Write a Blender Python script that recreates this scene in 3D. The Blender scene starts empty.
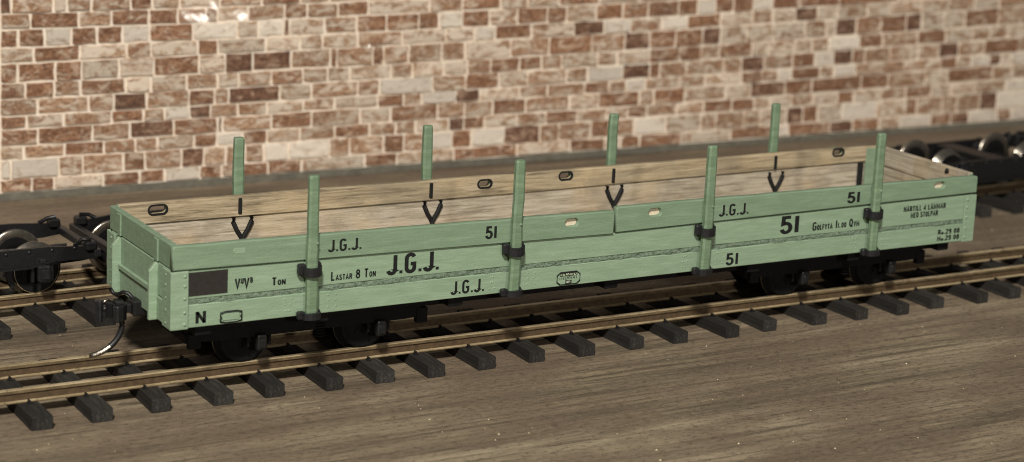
import bpy, bmesh, math, random
from mathutils import Vector, Matrix
random.seed(7)
S = bpy.context.scene
C = S.collection
R = math.radians
S.unit_settings.system = 'METRIC'
S.unit_settings.scale_length = 0.01          # 1 unit = 1 cm

# ------------------------------------------------------------------ camera
CAMP = Vector((-9.6574, -25.3692, 9.3451))
PITCH, YAW, ROLL = 0.20255, 0.56245, 0.05235
cy, sy, cp, sp = math.cos(YAW), math.sin(YAW), math.cos(PITCH), math.sin(PITCH)
fwd = Vector((sy*cp, cy*cp, -sp)); rgt = Vector((cy, -sy, 0)); up = rgt.cross(fwd)
r2 = math.cos(ROLL)*rgt + math.sin(ROLL)*up
u2 = math.cos(ROLL)*up - math.sin(ROLL)*rgt
cam = bpy.data.cameras.new('camera')
camo = bpy.data.objects.new('camera', cam); C.objects.link(camo)
M4 = Matrix((r2, u2, -fwd)).transposed().to_4x4(); M4.translation = CAMP
camo.matrix_world = M4
FPX = 2061.16
cam.sensor_width = 36; cam.lens = FPX/1024*36
cam.shift_x = (512-579.94)/1024; cam.shift_y = (154.57-231)/1024
cam.clip_start = 0.5; cam.clip_end = 600
cam.dof.use_dof = True; cam.dof.focus_distance = 30.5; cam.dof.aperture_fstop = 0.37
S.camera = camo

# ------------------------------------------------------------------ light
w = bpy.data.worlds.new('World'); S.world = w; w.use_nodes = True
w.node_tree.nodes['Background'].inputs[0].default_value = (1.0, .96, .90, 1)
w.node_tree.nodes['Background'].inputs[1].default_value = 0.06
def lamp(name, pos, target, size, energy, col):
    l = bpy.data.lights.new(name, 'AREA'); l.shape = 'DISK'; l.size = size; l.energy = energy; l.color = col
    o = bpy.data.objects.new(name, l); C.objects.link(o); o.location = pos
    o.rotation_euler = (Vector(target)-Vector(pos)).to_track_quat('-Z', 'Y').to_euler()
    return o
lamp('key_lamp', (-25, -45, 51), (8, 3, 1), 8, 66000, (1.0, .955, .88))
lamp('added_glare_lamp', (-10, -150, 45), (8, 3, 1), 10, 52000, (1.0, .955, .88))  # added behind the camera for the film glare and frontal wall light
S.view_settings.view_transform = 'Standard'; S.view_settings.look = 'None'
S.view_settings.exposure = 0.0; S.view_settings.gamma = 1.0; S.view_settings.use_curve_mapping = False
S.render.engine = 'CYCLES'; S.cycles.max_bounces = 6; S.cycles.pixel_filter_type = 'BLACKMAN_HARRIS'; S.cycles.filter_width = 1.0; S.cycles.diffuse_bounces = 3; S.cycles.glossy_bounces = 3; S.cycles.transparent_max_bounces = 6; S.cycles.caustics_reflective = False
S.render.resolution_x = 1024; S.render.resolution_y = 462

# ------------------------------------------------------------------ materials
def srgb(r, g, b):
    f = lambda c: c/12.92 if c <= .04045 else ((c+.055)/1.055)**2.4
    return (f(r/255), f(g/255), f(b/255), 1)
class NT:
    def __init__(s, name):
        s.m = bpy.data.materials.new(name); s.m.use_nodes = True
        s.t = s.m.node_tree; s.b = s.t.nodes['Principled BSDF']
    def n(s, typ, **kw):
        k = s.t.nodes.new(typ)
        for a, v in kw.items():
            setattr(k, a, v)
        return k
    def l(s, a, b): s.t.links.new(a, b)
    def coord(s, scale=(1, 1, 1), kind='Object', rot=(0, 0, 0)):
        tc = s.n('ShaderNodeTexCoord'); mp = s.n('ShaderNodeMapping')
        mp.inputs['Scale'].default_value = scale; mp.inputs['Rotation'].default_value = rot
        s.l(tc.outputs[kind], mp.inputs[0]); return mp.outputs[0]
    def noise(s, vec, scale, detail=4, rough=.6, dist=0):
        k = s.n('ShaderNodeTexNoise'); k.inputs['Scale'].default_value = scale
        k.inputs['Detail'].default_value = detail; k.inputs['Roughness'].default_value = rough
        k.inputs['Distortion'].default_value = dist
        if vec is not None: s.l(vec, k.inputs['Vector'])
        return k.outputs['Fac']
    def ramp(s, fac, stops):
        k = s.n('ShaderNodeValToRGB'); e = k.color_ramp.elements
        while len(e) < len(stops): e.new(.5)
        for i, (p, c) in enumerate(stops):
            e[i].position = p; e[i].color = c if len(c) == 4 else (*c, 1)
        s.l(fac, k.inputs[0]); return k.outputs[0]
    def mix(s, fac, a, b, typ='MIX'):
        k = s.n('ShaderNodeMix', data_type='RGBA', blend_type=typ)
        for inp, v in ((k.inputs[0], fac), (k.inputs[6], a), (k.inputs[7], b)):
            if isinstance(v, (int, float)): inp.default_value = v
            elif isinstance(v, tuple): inp.default_value = v
            else: s.l(v, inp)
        return k.outputs[2]
    def bump(s, h, strength, dist=.02):
        k = s.n('ShaderNodeBump'); k.inputs['Strength'].default_value = strength; k.inputs['Distance'].default_value = dist
        s.l(h, k.inputs['Height']); s.l(k.outputs[0], s.b.inputs['Normal']); return k
    def set(s, color=None, rough=.5, metal=0, spec=.5):
        if color is not None:
            if isinstance(color, tuple): s.b.inputs['Base Color'].default_value = color
            else: s.l(color, s.b.inputs['Base Color'])
        if isinstance(rough, (int, float)): s.b.inputs['Roughness'].default_value = rough
        else: s.l(rough, s.b.inputs['Roughness'])
        s.b.inputs['Metallic'].default_value = metal
        s.b.inputs['Specular IOR Level'].default_value = spec
        return s.m
G4 = lambda v: (v, v, v, 1)
def paint(name, col, dark, light, rough=.55):
    t = NT(name); v = t.coord()
    vs = t.coord((.6, 3, 4))
    a = t.noise(vs, 3.0, 6, .65); b = t.noise(v, 9, 5, .7)
    c = t.ramp(a, [(.25, dark), (.5, col), (.82, light)])
    c = t.mix(t.ramp(b, [(.62, G4(0)), (.74, G4(.45))]), c, light)
    c = t.mix(t.ramp(t.noise(v, 22, 3, .6), [(.66, G4(0)), (.72, G4(.5))]), c, dark)
    k = t.noise(v, 26, 4, .65); kk = t.noise(t.coord((.5, 4, 7)), 5, 5, .65)
    m = t.n('ShaderNodeMath', operation='ADD'); t.l(k, m.inputs[0]); t.l(kk, m.inputs[1])
    t.bump(m.outputs[0], .4, .012)
    return t.set(c, rough, 0, .4)
MT = {}
MT['green'] = paint('pale_green_paint', srgb(134, 156, 130), srgb(124, 145, 119), srgb(153, 173, 147))
MT['green_top'] = paint('grey_green_paint', srgb(120, 141, 116), srgb(110, 131, 106), srgb(136, 157, 131))
MT['green_stake'] = paint('mid_green_paint', srgb(110, 132, 105), srgb(96, 117, 90), srgb(134, 155, 127))
def seam_mat():
    t = NT('rough_green_filler'); v = t.coord((1, 1, 1.6))
    a = t.noise(v, 16, 5, .75)
    c = t.ramp(a, [(.33, srgb(54, 66, 53)), (.43, srgb(104, 122, 102)), (.62, srgb(136, 154, 132))])
    t.bump(a, 1, .05); return t.set(c, .7)
MT['seam'] = seam_mat()
def wood(name, c0, c1, c2, along=(.35, 7, 7), sc=3.0):
    t = NT(name); v = t.coord(along)
    oi = t.n('ShaderNodeObjectInfo'); ad = t.n('ShaderNodeVectorMath', operation='ADD')
    t.l(v, ad.inputs[0]); t.l(oi.outputs['Random'], ad.inputs[1])
    a = t.noise(ad.outputs[0], sc, 7, .7, .6); b = t.noise(t.coord((1, 1, 1)), 1.3, 3, .5); g = t.noise(ad.outputs[0], sc*5, 4, .7)
    c = t.ramp(a, [(.36, c0), (.5, c1), (.64, c2)])
    c = t.mix(t.ramp(b, [(.45, G4(0)), (.7, G4(.6))]), c, srgb(188, 166, 130), 'MIX')
    c = t.mix(t.ramp(g, [(.58, G4(0)), (.70, G4(.45))]), c, c0)
    c = t.mix(t.ramp(t.noise(t.coord((.7, 1.6, 1.6)), 1.7, 5, .65, .6), [(.36, G4(.5)), (.50, G4(0))]), c, srgb(134, 122, 104))
    t.bump(g, .5, .015); return t.set(c, .75, 0, .25)
MT['wood'] = wood('bare_stained_wood', srgb(128, 118, 103), srgb(168, 157, 139), srgb(190, 180, 163))
MT['wood_warm'] = wood('warm_stained_wood', srgb(112, 100, 80), srgb(158, 143, 117), srgb(183, 168, 141), (.3, 5, 5), 3.4)
MT['wood_y'] = wood('bare_stained_wood_across', srgb(128, 118, 103), srgb(168, 157, 139), srgb(190, 180, 163), (7, .35, 7))
def flat(name, col, rough=.5, metal=0, spec=.5, var=.35, sc=12, bump=.3):
    t = NT(name); v = t.coord(); a = t.noise(v, sc, 5, .65)
    d = tuple(x*(1-var) for x in col[:3])+(1,); l = tuple(min(1, x*(1+var)) for x in col[:3])+(1,)
    t.bump(a, bump, .012)
    return t.set(t.ramp(a, [(.3, d), (.7, l)]), rough, metal, spec)
MT['black'] = flat('black_painted_metal', srgb(19, 19, 20), .45, 0, .5)
MT['letter'] = flat('black_lettering', srgb(22, 23, 22), .7, 0, .3, .2)
MT['iron'] = flat('dark_iron', srgb(38, 38, 40), .42, .3, .5)
MT['under'] = flat('matt_black_underframe', srgb(15, 15, 15), .75, 0, .2)
MT['panel'] = flat('slate_panel', srgb(46, 43, 40), .75, 0, .2, .2, 20)
MT['steel'] = flat('bright_wheel_steel', srgb(176, 168, 155), .26, .95, .5, .3)
MT['treaddull'] = flat('dull_wheel_tread', srgb(150, 138, 120), .4, .8, .5, .4)
MT['cream'] = flat('pale_bare_wood', srgb(214, 200, 176), .7, 0, .2, .1)
MT['plate_pale'] = flat('pale_label_paint', srgb(186, 200, 168), .6, 0, .3, .1)
def rail_mat():
    t = NT('weathered_nickel_rail'); v = t.coord((.6, 4, 4)); a = t.noise(v, 2.2, 6, .7); b = t.noise(t.coord((1, 1, 1)), 7, 4, .7)
    c = t.ramp(a, [(.3, srgb(124, 108, 80)), (.5, srgb(176, 158, 124)), (.75, srgb(216, 200, 166))])
    c = t.mix(t.ramp(b, [(.58, G4(0)), (.70, G4(.7))]), c, srgb(72, 58, 40))
    t.bump(b, .3, .01); return t.set(c, .36, .25, .5)
MT['rail'] = rail_mat()
MT['railside'] = flat('dull_shaded_rail_side', srgb(110, 94, 69), .5, .25, .4, .45, 5)
MT['web'] = flat('rusty_shaded_rail_web', srgb(80, 64, 45), .7, .2, .3, .35)  # rust tone that also stands for the shade under the rail head
def sleeper_mat():
    t = NT('black_sleeper'); v = t.coord((9, .5, 6)); a = t.noise(v, 3, 6, .7); b = t.noise(t.coord((1, 1, 1)), 30, 3, .6)
    oi = t.n('ShaderNodeObjectInfo')
    c = t.ramp(a, [(.3, srgb(30, 29, 28)), (.55, srgb(47, 45, 42)), (.78, srgb(76, 72, 65))])
    c = t.mix(t.ramp(b, [(.67, G4(0)), (.74, G4(.5))]), c, srgb(140, 130, 110))
    br = t.n('ShaderNodeMapRange'); br.inputs[3].default_value = .75; br.inputs[4].default_value = 1.2
    t.l(oi.outputs['Random'], br.inputs[0])
    cc = t.n('ShaderNodeVectorMath', operation='SCALE'); t.l(c, cc.inputs[0]); t.l(br.outputs[0], cc.inputs['Scale'])
    t.bump(a, .6, .02); return t.set(cc.outputs[0], .8, 0, .25)
MT['sleeper'] = sleeper_mat()
def ground_mat():
    t = NT('grained_brown_board'); rz = (0, 0, R(2))
    a = t.noise(t.coord((.08, .9, 1), rot=rz), 1.5, 6, .62, .5)
    f = t.noise(t.coord((.16, 4.2, 1), rot=rz), 2.2, 6, .68, .5)
    b = t.noise(t.coord((.6, 1, 1)), .5, 6, .65)
    g = t.noise(t.coord((.7, 1.4, 1), rot=rz), 10, 6, .8)
    c = t.ramp(a, [(.34, srgb(88, 79, 66)), (.46, srgb(121, 108, 89)), (.55, srgb(139, 125, 104)), (.68, srgb(164, 149, 125))])
    c = t.mix(t.ramp(f, [(.36, G4(.75)), (.48, G4(0))]), c, srgb(70, 59, 46))
    c = t.mix(t.ramp(f, [(.54, G4(0)), (.68, G4(.6))]), c, srgb(160, 142, 113))
    c = t.mix(t.ramp(b, [(.44, G4(0)), (.58, G4(.7))]), c, srgb(108, 92, 77))
    c = t.mix(t.ramp(g, [(.39, G4(.7)), (.48, G4(0))]), c, srgb(72, 61, 49))
    c = t.mix(t.ramp(g, [(.58, G4(0)), (.70, G4(.55))]), c, srgb(172, 155, 126))
    h = t.n('ShaderNodeMath', operation='ADD'); t.l(f, h.inputs[0]); t.l(g, h.inputs[1])
    t.bump(h.outputs[0], .4, .025); return t.set(c, .68, 0, .35)
MT['ground'] = ground_mat()
MT['strip'] = flat('grey_base_margin', srgb(104, 101, 90), .6, 0, .3, .3, 4)
MT['dust'] = flat('pale_dust', srgb(206, 192, 160), .9)
def brick_mat(name, lo, mid, hi, wash, washamt, edge=.62):
    t = NT(name); v = t.coord((1, 1, 1)); v2 = t.coord((1, 1, 2.0))
    a = t.noise(v2, 4.2, 9, .78, .5); b = t.noise(v2, 2.6, 8, .76, .9); g = t.noise(t.coord((1, 1, 1.5)), 13, 6, .78)
    c = t.ramp(a, [(.34, lo), (.5, mid), (.64, hi)])
    c = t.mix(t.ramp(g, [(.40, G4(.9)), (.49, G4(0))]), c, tuple(x*.8 for x in lo[:3])+(1,))
    c = t.mix(t.ramp(g, [(.55, G4(0)), (.67, G4(.5))]), c, wash)
    c = t.mix(t.ramp(b, [(edge-.07, G4(0)), (edge+.02, G4(washamt))]), c, wash)
    oi = t.n('ShaderNodeObjectInfo'); br = t.n('ShaderNodeMapRange'); br.inputs[3].default_value = .82; br.inputs[4].default_value = 1.12
    t.l(oi.outputs['Random'], br.inputs[0])
    cc = t.n('ShaderNodeVectorMath', operation='SCALE'); t.l(c, cc.inputs[0]); t.l(br.outputs[0], cc.inputs['Scale'])
    h = t.n('ShaderNodeMath', operation='ADD'); t.l(a, h.inputs[0]); t.l(g, h.inputs[1])
    t.bump(h.outputs[0], .8, .05); return t.set(cc.outputs[0], .6, 0, .3)
WASH = srgb(230, 213, 192)
BM = {
 'D': brick_mat('dark_brick', srgb(88, 60, 45), srgb(122, 87, 67), srgb(154, 114, 90), srgb(196, 164, 138), .7, .59),
 'B': brick_mat('brown_brick', srgb(110, 73, 49), srgb(158, 113, 83), srgb(190, 147, 114), srgb(222, 200, 176), .85, .59),
 'T': brick_mat('tan_brick', srgb(136, 97, 69), srgb(181, 140, 108), srgb(208, 174, 144), WASH, .9, .55),
 'M': brick_mat('patchy_washed_brick', srgb(126, 89, 64), srgb(170, 131, 101), srgb(200, 169, 140), WASH, .95, .50),
 'L': brick_mat('light_washed_brick', srgb(150, 112, 83), srgb(197, 161, 129), srgb(220, 192, 163), srgb(237, 220, 199), .95, .51),
 'W': brick_mat('white_washed_brick', srgb(184, 152, 124), srgb(222, 202, 179), srgb(238, 222, 203), srgb(245, 232, 215), .95, .45),
}
def mortar_mat():
    t = NT('pale_mortar'); a = t.noise(t.coord(), 6, 6, .7)
    t.bump(a, .6, .03); return t.set(t.ramp(a, [(.32, srgb(202, 175, 147)), (.42, srgb(234, 217, 196)), (.7, srgb(248, 237, 221))]), .6, 0, .3)
MT['mortar'] = mortar_mat()
def film_mat():
    t = NT('clear_gloss_film'); t.t.nodes.remove(t.b)
    out = t.t.nodes['Material Output']
    tr = t.n('ShaderNodeBsdfTransparent'); g1 = t.n('ShaderNodeBsdfGlossy'); g1.inputs['Roughness'].default_value = .145
    g2 = t.n('ShaderNodeBsdfGlossy'); g2.inputs['Roughness'].default_value = .42
    mg = t.n('ShaderNodeMixShader'); mg.inputs[0].default_value = .6
    t.l(g1.outputs[0], mg.inputs[1]); t.l(g2.outputs[0], mg.inputs[2])
    fr = t.n('ShaderNodeFresnel'); fr.inputs[0].default_value = 1.55
    ms = t.n('ShaderNodeMixShader'); ge = t.n('ShaderNodeNewGeometry'); om = t.n('ShaderNodeMath', operation='SUBTRACT'); om.inputs[0].default_value = 1; t.l(ge.outputs['Backfacing'], om.inputs[1]); mm = t.n('ShaderNodeMath', operation='MULTIPLY'); t.l(fr.outputs[0], mm.inputs[0]); t.l(om.outputs[0], mm.inputs[1]); t.l(mm.outputs[0], ms.inputs[0]); t.l(tr.outputs[0], ms.inputs[1]); t.l(mg.outputs[0], ms.inputs[2])
    t.l(ms.outputs[0], out.inputs[0]); return t.m
MT['film'] = film_mat()

# ------------------------------------------------------------------ helpers
def world(o):
    m = o.matrix_basis.copy()
    if o.parent: m = world(o.parent) @ o.matrix_parent_inverse @ m
    return m
def setp(o, p, keep=True):
    o.parent = p
    if keep: o.matrix_parent_inverse = world(p).inverted()
def mesh_of(name, bm, mats, smooth=False):
    me = bpy.data.meshes.new(name); bm.normal_update(); bm.to_mesh(me); bm.free()
    for m in (mats if isinstance(mats, (list, tuple)) else [mats]): me.materials.append(MT[m] if isinstance(m, str) else m)
    if smooth:
        for p in me.polygons: p.use_smooth = True
    return me
def obj(name, bm, mats, parent=None, keep=True, smooth=False, loc=None):
    o = bpy.data.objects.new(name, mesh_of(name, bm, mats, smooth) if isinstance(bm, bmesh.types.BMesh) else bm)
    C.objects.link(o)
    if loc is not None: o.location = loc
    if parent is not None: setp(o, parent, keep)
    return o
def thing(name, label, cat, loc=(0, 0, 0), rz=0, group=None):
    o = bpy.data.objects.new(name, None); C.objects.link(o); o.empty_display_size = .3
    o.location = loc; o.rotation_euler = (0, 0, rz); o['label'] = label; o['category'] = cat
    if group: o['group'] = group
    return o
def tag(o, label=None, cat=None, group=None, kind=None):
    for k, v in (('label', label), ('category', cat), ('group', group), ('kind', kind)):
        if v: o[k] = v
    return o
def NB(): return bmesh.new()
def hexa(bm, p, mat=0):
    """p: 8 points, bottom 0-3 ccw, top 4-7"""
    v = [bm.verts.new(q) for q in p]
    for f in ((0, 3, 2, 1), (4, 5, 6, 7), (0, 1, 5, 4), (1, 2, 6, 5), (2, 3, 7, 6), (3, 0, 4, 7)):
        fc = bm.faces.new([v[i] for i in f]); fc.material_index = mat
    return v
def box(bm, a, b, mat=0, bev=0, segs=1):
    (x0, y0, z0), (x1, y1, z1) = a, b
    t = bmesh.new()
    hexa(t, [(x0, y0, z0), (x1, y0, z0), (x1, y1, z0), (x0, y1, z0), (x0, y0, z1), (x1, y0, z1), (x1, y1, z1), (x0, y1, z1)], mat)
    if bev: bmesh.ops.bevel(t, geom=t.edges[:], offset=bev, segments=segs, affect='EDGES', profile=.5)
    for f in t.faces: f.material_index = mat
    join(bm, t)
def join(bm, t, mtx=None):
    t.verts.index_update(); mp = []
    for v in t.verts: mp.append(bm.verts.new(mtx @ v.co if mtx else v.co))
    for f in t.faces:
        try:
            n = bm.faces.new([mp[v.index] for v in f.verts]); n.material_index = f.material_index; n.smooth = f.smooth
        except ValueError: pass
    t.free()
def prism(bm, pts, y0, y1, axis='y', mat=0, bev=0):
    """closed polygon pts (a,b) extruded along axis; axis y: (x,z), axis x: (y,z), axis z: (x,y)"""
    t = bmesh.new()
    P = {'y': lambda a, b, c: (a, c, b), 'x': lambda a, b, c: (c, a, b), 'z': lambda a, b, c: (a, b, c)}[axis]
    A = [t.verts.new(P(a, b, y0)) for a, b in pts]; B = [t.verts.new(P(a, b, y1)) for a, b in pts]
    t.faces.new(A); t.faces.new(B[::-1]); n = len(pts)
    for i in range(n): t.faces.new([A[i], B[i], B[(i+1) % n], A[(i+1) % n]])
    bmesh.ops.recalc_face_normals(t, faces=t.faces[:])
    if bev: bmesh.ops.bevel(t, geom=t.edges[:], offset=bev, segments=1, affect='EDGES')
    for f in t.faces: f.material_index = mat
    join(bm, t)
def tube(bm, pts, rad, n=8, mat=0, cap=True):
    pts = [Vector(p) for p in pts]; rings = []
    rads = rad if isinstance(rad, (list, tuple)) else [rad]*len(pts)
    ref = Vector((0, 0, 1))
    for i, p in enumerate(pts):
        d = (pts[min(i+1, len(pts)-1)]-pts[max(i-1, 0)]).normalized()
        a = d.cross(ref)
        if a.length < .05: a = d.cross(Vector((0, 1, 0)))
        a.normalize(); b = d.cross(a)
        rings.append([bm.verts.new(p+rads[i]*(math.cos(2*math.pi*k/n)*a+math.sin(2*math.pi*k/n)*b)) for k in range(n)])
    for r, q in zip(rings, rings[1:]):
        for k in range(n):
            f = bm.faces.new([r[k], r[(k+1) % n], q[(k+1) % n], q[k]]); f.material_index = mat; f.smooth = True
    if cap:
        for r in (rings[0], rings[-1][::-1]):
            f = bm.faces.new(r); f.material_index = mat
def lathe_y(bm, prof, n=36, c=(0, 0, 0), mats=None):
    """prof (radius, y); spun about the y axis through c"""
    rings = []
    for r, y in prof:
        rings.append([bm.verts.new((c[0]+r*math.cos(2*math.pi*k/n), c[1]+y, c[2]+r*math.sin(2*math.pi*k/n))) for k in range(n)])
    for i, (r, q) in enumerate(zip(rings, rings[1:])):
        for k in range(n):
            f = bm.faces.new([r[k], r[(k+1) % n], q[(k+1) % n], q[k]]); f.material_index = mats[i] if mats else 0; f.smooth = True
    bm.faces.new(rings[0]).material_index = mats[0] if mats else 0
    bm.faces.new(rings[-1][::-1]).material_index = mats[-1] if mats else 0
def dome(bm, c, r, d, n=7, h=.6):
    """small rivet head at c pointing along d"""
    c = Vector(c); d = Vector(d).normalized(); a = d.orthogonal().normalized(); b = d.cross(a)
    R0 = [bm.verts.new(c+r*(math.cos(2*math.pi*k/n)*a+math.sin(2*math.pi*k/n)*b)) for k in range(n)]
    R1 = [bm.verts.new(c+d*r*h*.75+.65*r*(math.cos(2*math.pi*k/n)*a+math.sin(2*math.pi*k/n)*b)) for k in range(n)]
    tp = bm.verts.new(c+d*r*h)
    for k in range(n):
        bm.faces.new([R0[k], R0[(k+1) % n], R1[(k+1) % n], R1[k]]).smooth = True
        bm.faces.new([R1[k], R1[(k+1) % n], tp]).smooth = True

# ------------------------------------------------------------------ setting
b = NB()
vs = [b.verts.new(p) for p in ((-60, -40, 0), (90, -40, 0), (90, 13.3, 0), (-60, 13.3, 0))]; b.faces.new(vs)
g = obj('tabletop', b, 'ground'); tag(g, 'brown grained wooden board under the tracks', 'tabletop', kind='structure')

# ------------------------------------------------------------------ brick backdrop
WY = 12.80
ZO, KZ = .1494, .984       # the printed bricks start above a grey bottom margin
def zmap(z, f): return ZO+KZ*z*f
RZ = [0.0, .27, .66, .93, 1.26, 1.52, 1.85, 2.16, 2.55, 2.85, 3.20, 3.50, 3.86, 4.18, 4.5]
def fan(x):
    P = [(-60, 1.0), (1.6, 1.0), (6, 1.01), (10.9, 1.03), (16.3, 1.06), (22.5, 1.12), (28.2, 1.185), (34, 1.22), (90, 1.22)]
    for (a, p), (c, q) in zip(P, P[1:]):
        if x <= c: return p+(q-p)*(x-a)/(c-a)
    return 1.22
# each course: x of its left end, then the x of every joint with the tone of the brick before it
ROWS = [
 "1.41 2.03B 2.46B 3.43L 4.18B 4.70B 5.43W 5.90B 6.90B 7.65B 9.09L 9.84B 10.50L 11.20L 12.77B 14.13L 15.05B 15.48L 16.00B 17.10B 18.54L 19.92B 20.24W 21.48B 22.19D 23.01B 23.68L 24.68W 25.34B 25.94D 26.92W 27.37B 28.38W",
 "1.41 1.62W 2.55W 3.03T 3.85T 4.28B 5.05T 5.51D 5.98L 6.39T 6.80T 7.35W 8.27W 8.73T 9.52T 9.99B 10.61T 11.14W 11.63B 12.42W 13.34D 13.82T 14.66T 15.16B 15.81T 16.68W 17.66L 18.09T 18.89T 19.35T 20.15L 20.63D 21.08B 21.82L 22.91W 23.83L 24.18B 25.00T 25.50T 26.27T 26.84D 28.33W",
 "1.41 1.87L 2.67T 3.45B 4.09T 4.54T 5.30L 5.78B 6.34W 6.86B 7.59L 8.38T 9.18B 9.79T 10.26T 11.05L 11.42D 11.93B 12.73L 13.47T 14.27B 15.06T 15.62L 16.14B 16.96T 17.72T 18.51B 19.15B 19.62L 20.27L 20.90T 21.66L 22.15B 23.00L 23.79T 24.60B 25.25T 26.09L 27.07T 28.28W",
 "1.42 2.14B 3.22B 3.97T 4.87D 5.80B 5.90D 6.96T 7.85B 8.94T 9.66L 10.77B 11.43T 12.12T 12.94B 14.07T 14.83L 15.93B 16.31T 17.16B 18.32T 19.04L 20.03D 20.84B 22.34B 23.21B 24.37T 25.12L 26.62B 27.27T 28.24T",
 "1.42 1.93B 2.65M 3.60T 4.25B 4.68T 5.20W 5.64D 6.22T 6.85T 7.66L 8.36T 9.35L 9.95B 10.38T 11.20W 11.78D 12.78L 13.49T 14.44T 15.08B 15.53T 16.07W 17.00T 17.70T 18.75L 19.33B 19.80T 20.21W 21.05B 21.47T 22.15W 23.69T 24.85T 25.37B 25.84T 26.48W 26.85D 27.19L 28.19W",
 "1.42 2.14T 3.14T 3.64T 4.31D 5.18T 5.72B 6.02T 7.13D 7.83L 8.88T 9.38T 10.63W 11.43T 12.24B 12.96L 13.96T 14.50T 15.43W 16.16D 16.43B 17.17T 18.21T 18.72T 19.36D 20.21T 20.87B 21.44W 22.02D 22.39B 23.18T 24.07T 24.75T 25.40D 26.27T 27.39B 28.15T",
 "1.42 1.90B 2.46B 2.98T 3.88B 4.39L 5.13L 5.78T 6.23L 6.94T 7.63B 8.18T 8.68M 9.63L 10.14T 10.88L 11.46L 12.02T 12.74B 13.30B 13.81T 14.75L 15.27T 16.13L 16.95B 17.54B 18.07T 18.98B 19.45L 20.24L 20.77L 21.26T 22.20W 22.92B 24.03T 24.93B 25.82L 26.39T 27.00T 28.10L",
 "1.42 1.76B 2.49B 3.00B 3.74M 4.45L 5.38B 5.93M 6.52D 7.37D 8.24T 8.38B 9.20T 9.45B 10.03T 10.82T 11.39T 12.50M 13.48T 14.57B 15.44T 16.11D 16.82B 17.56B 18.07D 18.81M 19.56L 20.53M 21.13T 21.43L 22.07D 22.82B 23.63B 24.11D 24.82M 25.54L 26.64B 28.05T",
 "1.42 2.07L 2.96B 3.90L 4.38T 5.35L 5.77B 6.80M 7.54L 8.05L 8.84L 9.86T 10.90M 11.60M 12.11W 13.01B 14.08M 14.86D 15.57W 16.41T 17.12W 18.04B 18.95L 19.53T 20.20L 20.85D 21.46L 22.37T 23.06L 24.07T 24.97L 25.79T 26.63L 27.99T",
 "1.43 1.77B 2.28B 2.80W 3.30B 3.81B 4.36W 5.24B 6.17W 6.64L 7.18W 7.31D 8.09L 8.81T 9.50B 10.24B 10.72B 11.29W 11.95B 12.64T 13.39B 13.88B 14.65L 15.36B 16.03B 16.85B 17.37B 17.87W 18.38B 18.92B 19.50W 20.29B 21.48B 23.30B 23.90W 25.26B 26.58T 27.94T",
 "1.43 2.01T 2.94B 3.59T 4.34B 4.93B 5.51T 5.76T 6.40L 7.20T 7.70B 8.37T 9.07B 10.49L 11.28T 12.20B 12.87L 13.68L 14.71B 15.77T 16.85B 17.73L 18.66T 19.67B 20.61L 21.75T 22.98B 24.08L 25.21T 26.54B 27.89L",
 "1.43 1.64D 2.44T 2.71L 3.19T 3.97T 4.41B 4.96L 5.80L 6.69T 7.52B 8.18L 9.04T 9.77T 10.48W 11.43B 12.28T 13.15L 14.17B 15.21T 16.01W 17.10B 18.21T 19.35L 20.52T 21.71B 22.94T 24.20W 25.50T 26.82B 27.84L",
]
back = thing('brick_backdrop', 'glossy brown and whitewashed brick wall sheet standing behind the tracks', 'backdrop', (14, WY, 0))
b = NB()
prism(b, [(-14, 0), (48, 0), (48, 5.45), (-14, 5.45)], WY+.03, WY+.12)
obj('mortar', b, 'mortar', back)
b = NB(); box(b, (-14, WY-.012, 0), (48, WY+.028, .146), 0, .006); obj('base_strip', b, 'strip', back)
TONES = 'DBTMLW'
TONEM = [BM[k] for k in TONES]
def brick_pts(x0, x1, z0, z1, f0, f1):
    j = lambda a: random.uniform(-a, a)
    d = WY-random.uniform(.0, .028); yb = WY+.045
    q = [(x0, zmap(z0, f0)), (x1, zmap(z0, f1)), (x1, zmap(z1, f1)), (x0, zmap(z1, f0))]
    cx = (x0+x1)/2; cz = sum(p[1] for p in q)/4; out = []
    for k in range(4):          # two extra points on the long edges for an uneven outline
        (ax, az), (bx, bz) = q[k], q[(k+1) % 4]
        for t in ((0, .36, .7) if k % 2 == 0 else (0, .5)):
            out.append((ax+(bx-ax)*t+j(.012), az+(bz-az)*t+j(.014)))
    c = random.uniform(.012, .022)
    back = [Vector((x, yb, z)) for x, z in out]
    frnt = []
    for x, z in out:
        v = Vector((cx-x, cz-z)); w_, h_ = abs(x1-x0)/2, (q[2][1]-q[1][1])/2
        frnt.append(Vector((x+max(-c, min(c, v.x*c/w_*1.3)), d+j(.006), z+max(-c, min(c, v.y*c/h_*1.3)))))
    return back, frnt
def brick_bm(bm, P, mi=0):
    A = [bm.verts.new(p) for p in P[0]]; B = [bm.verts.new(p) for p in P[1]]; n = len(A)
    for i in range(n): bm.faces.new([A[i], A[(i+1) % n], B[(i+1) % n], B[i]]).material_index = mi
    bm.faces.new(B).material_index = mi
allb = []
for r, row in enumerate(ROWS):
    toks = row.split(); z0, z1 = RZ[r], RZ[r+1]
    zc = (z0+z1)/2
    xs = [float(toks[0])]
    for k in toks[1:]:
        xs.append(float(k[:-1])); allb.append((xs[-2], xs[-1], z0, z1, k[-1], True))
    # beyond the frame, the sheet goes on
    x = xs[0]
    while x > -14:
        wd = random.choice((.45, .6, .9, 1.0)); allb.append((x-wd, x, z0, z1, random.choice('BBTTTLLMW'), False)); x -= wd
    x = xs[-1]
    while x < 48:
        wd = random.choice((.6, .8, 1.2, 1.3)); allb.append((x, x+wd, z0, z1, random.choice('BBTTTLLMWD'), False)); x += wd
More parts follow.
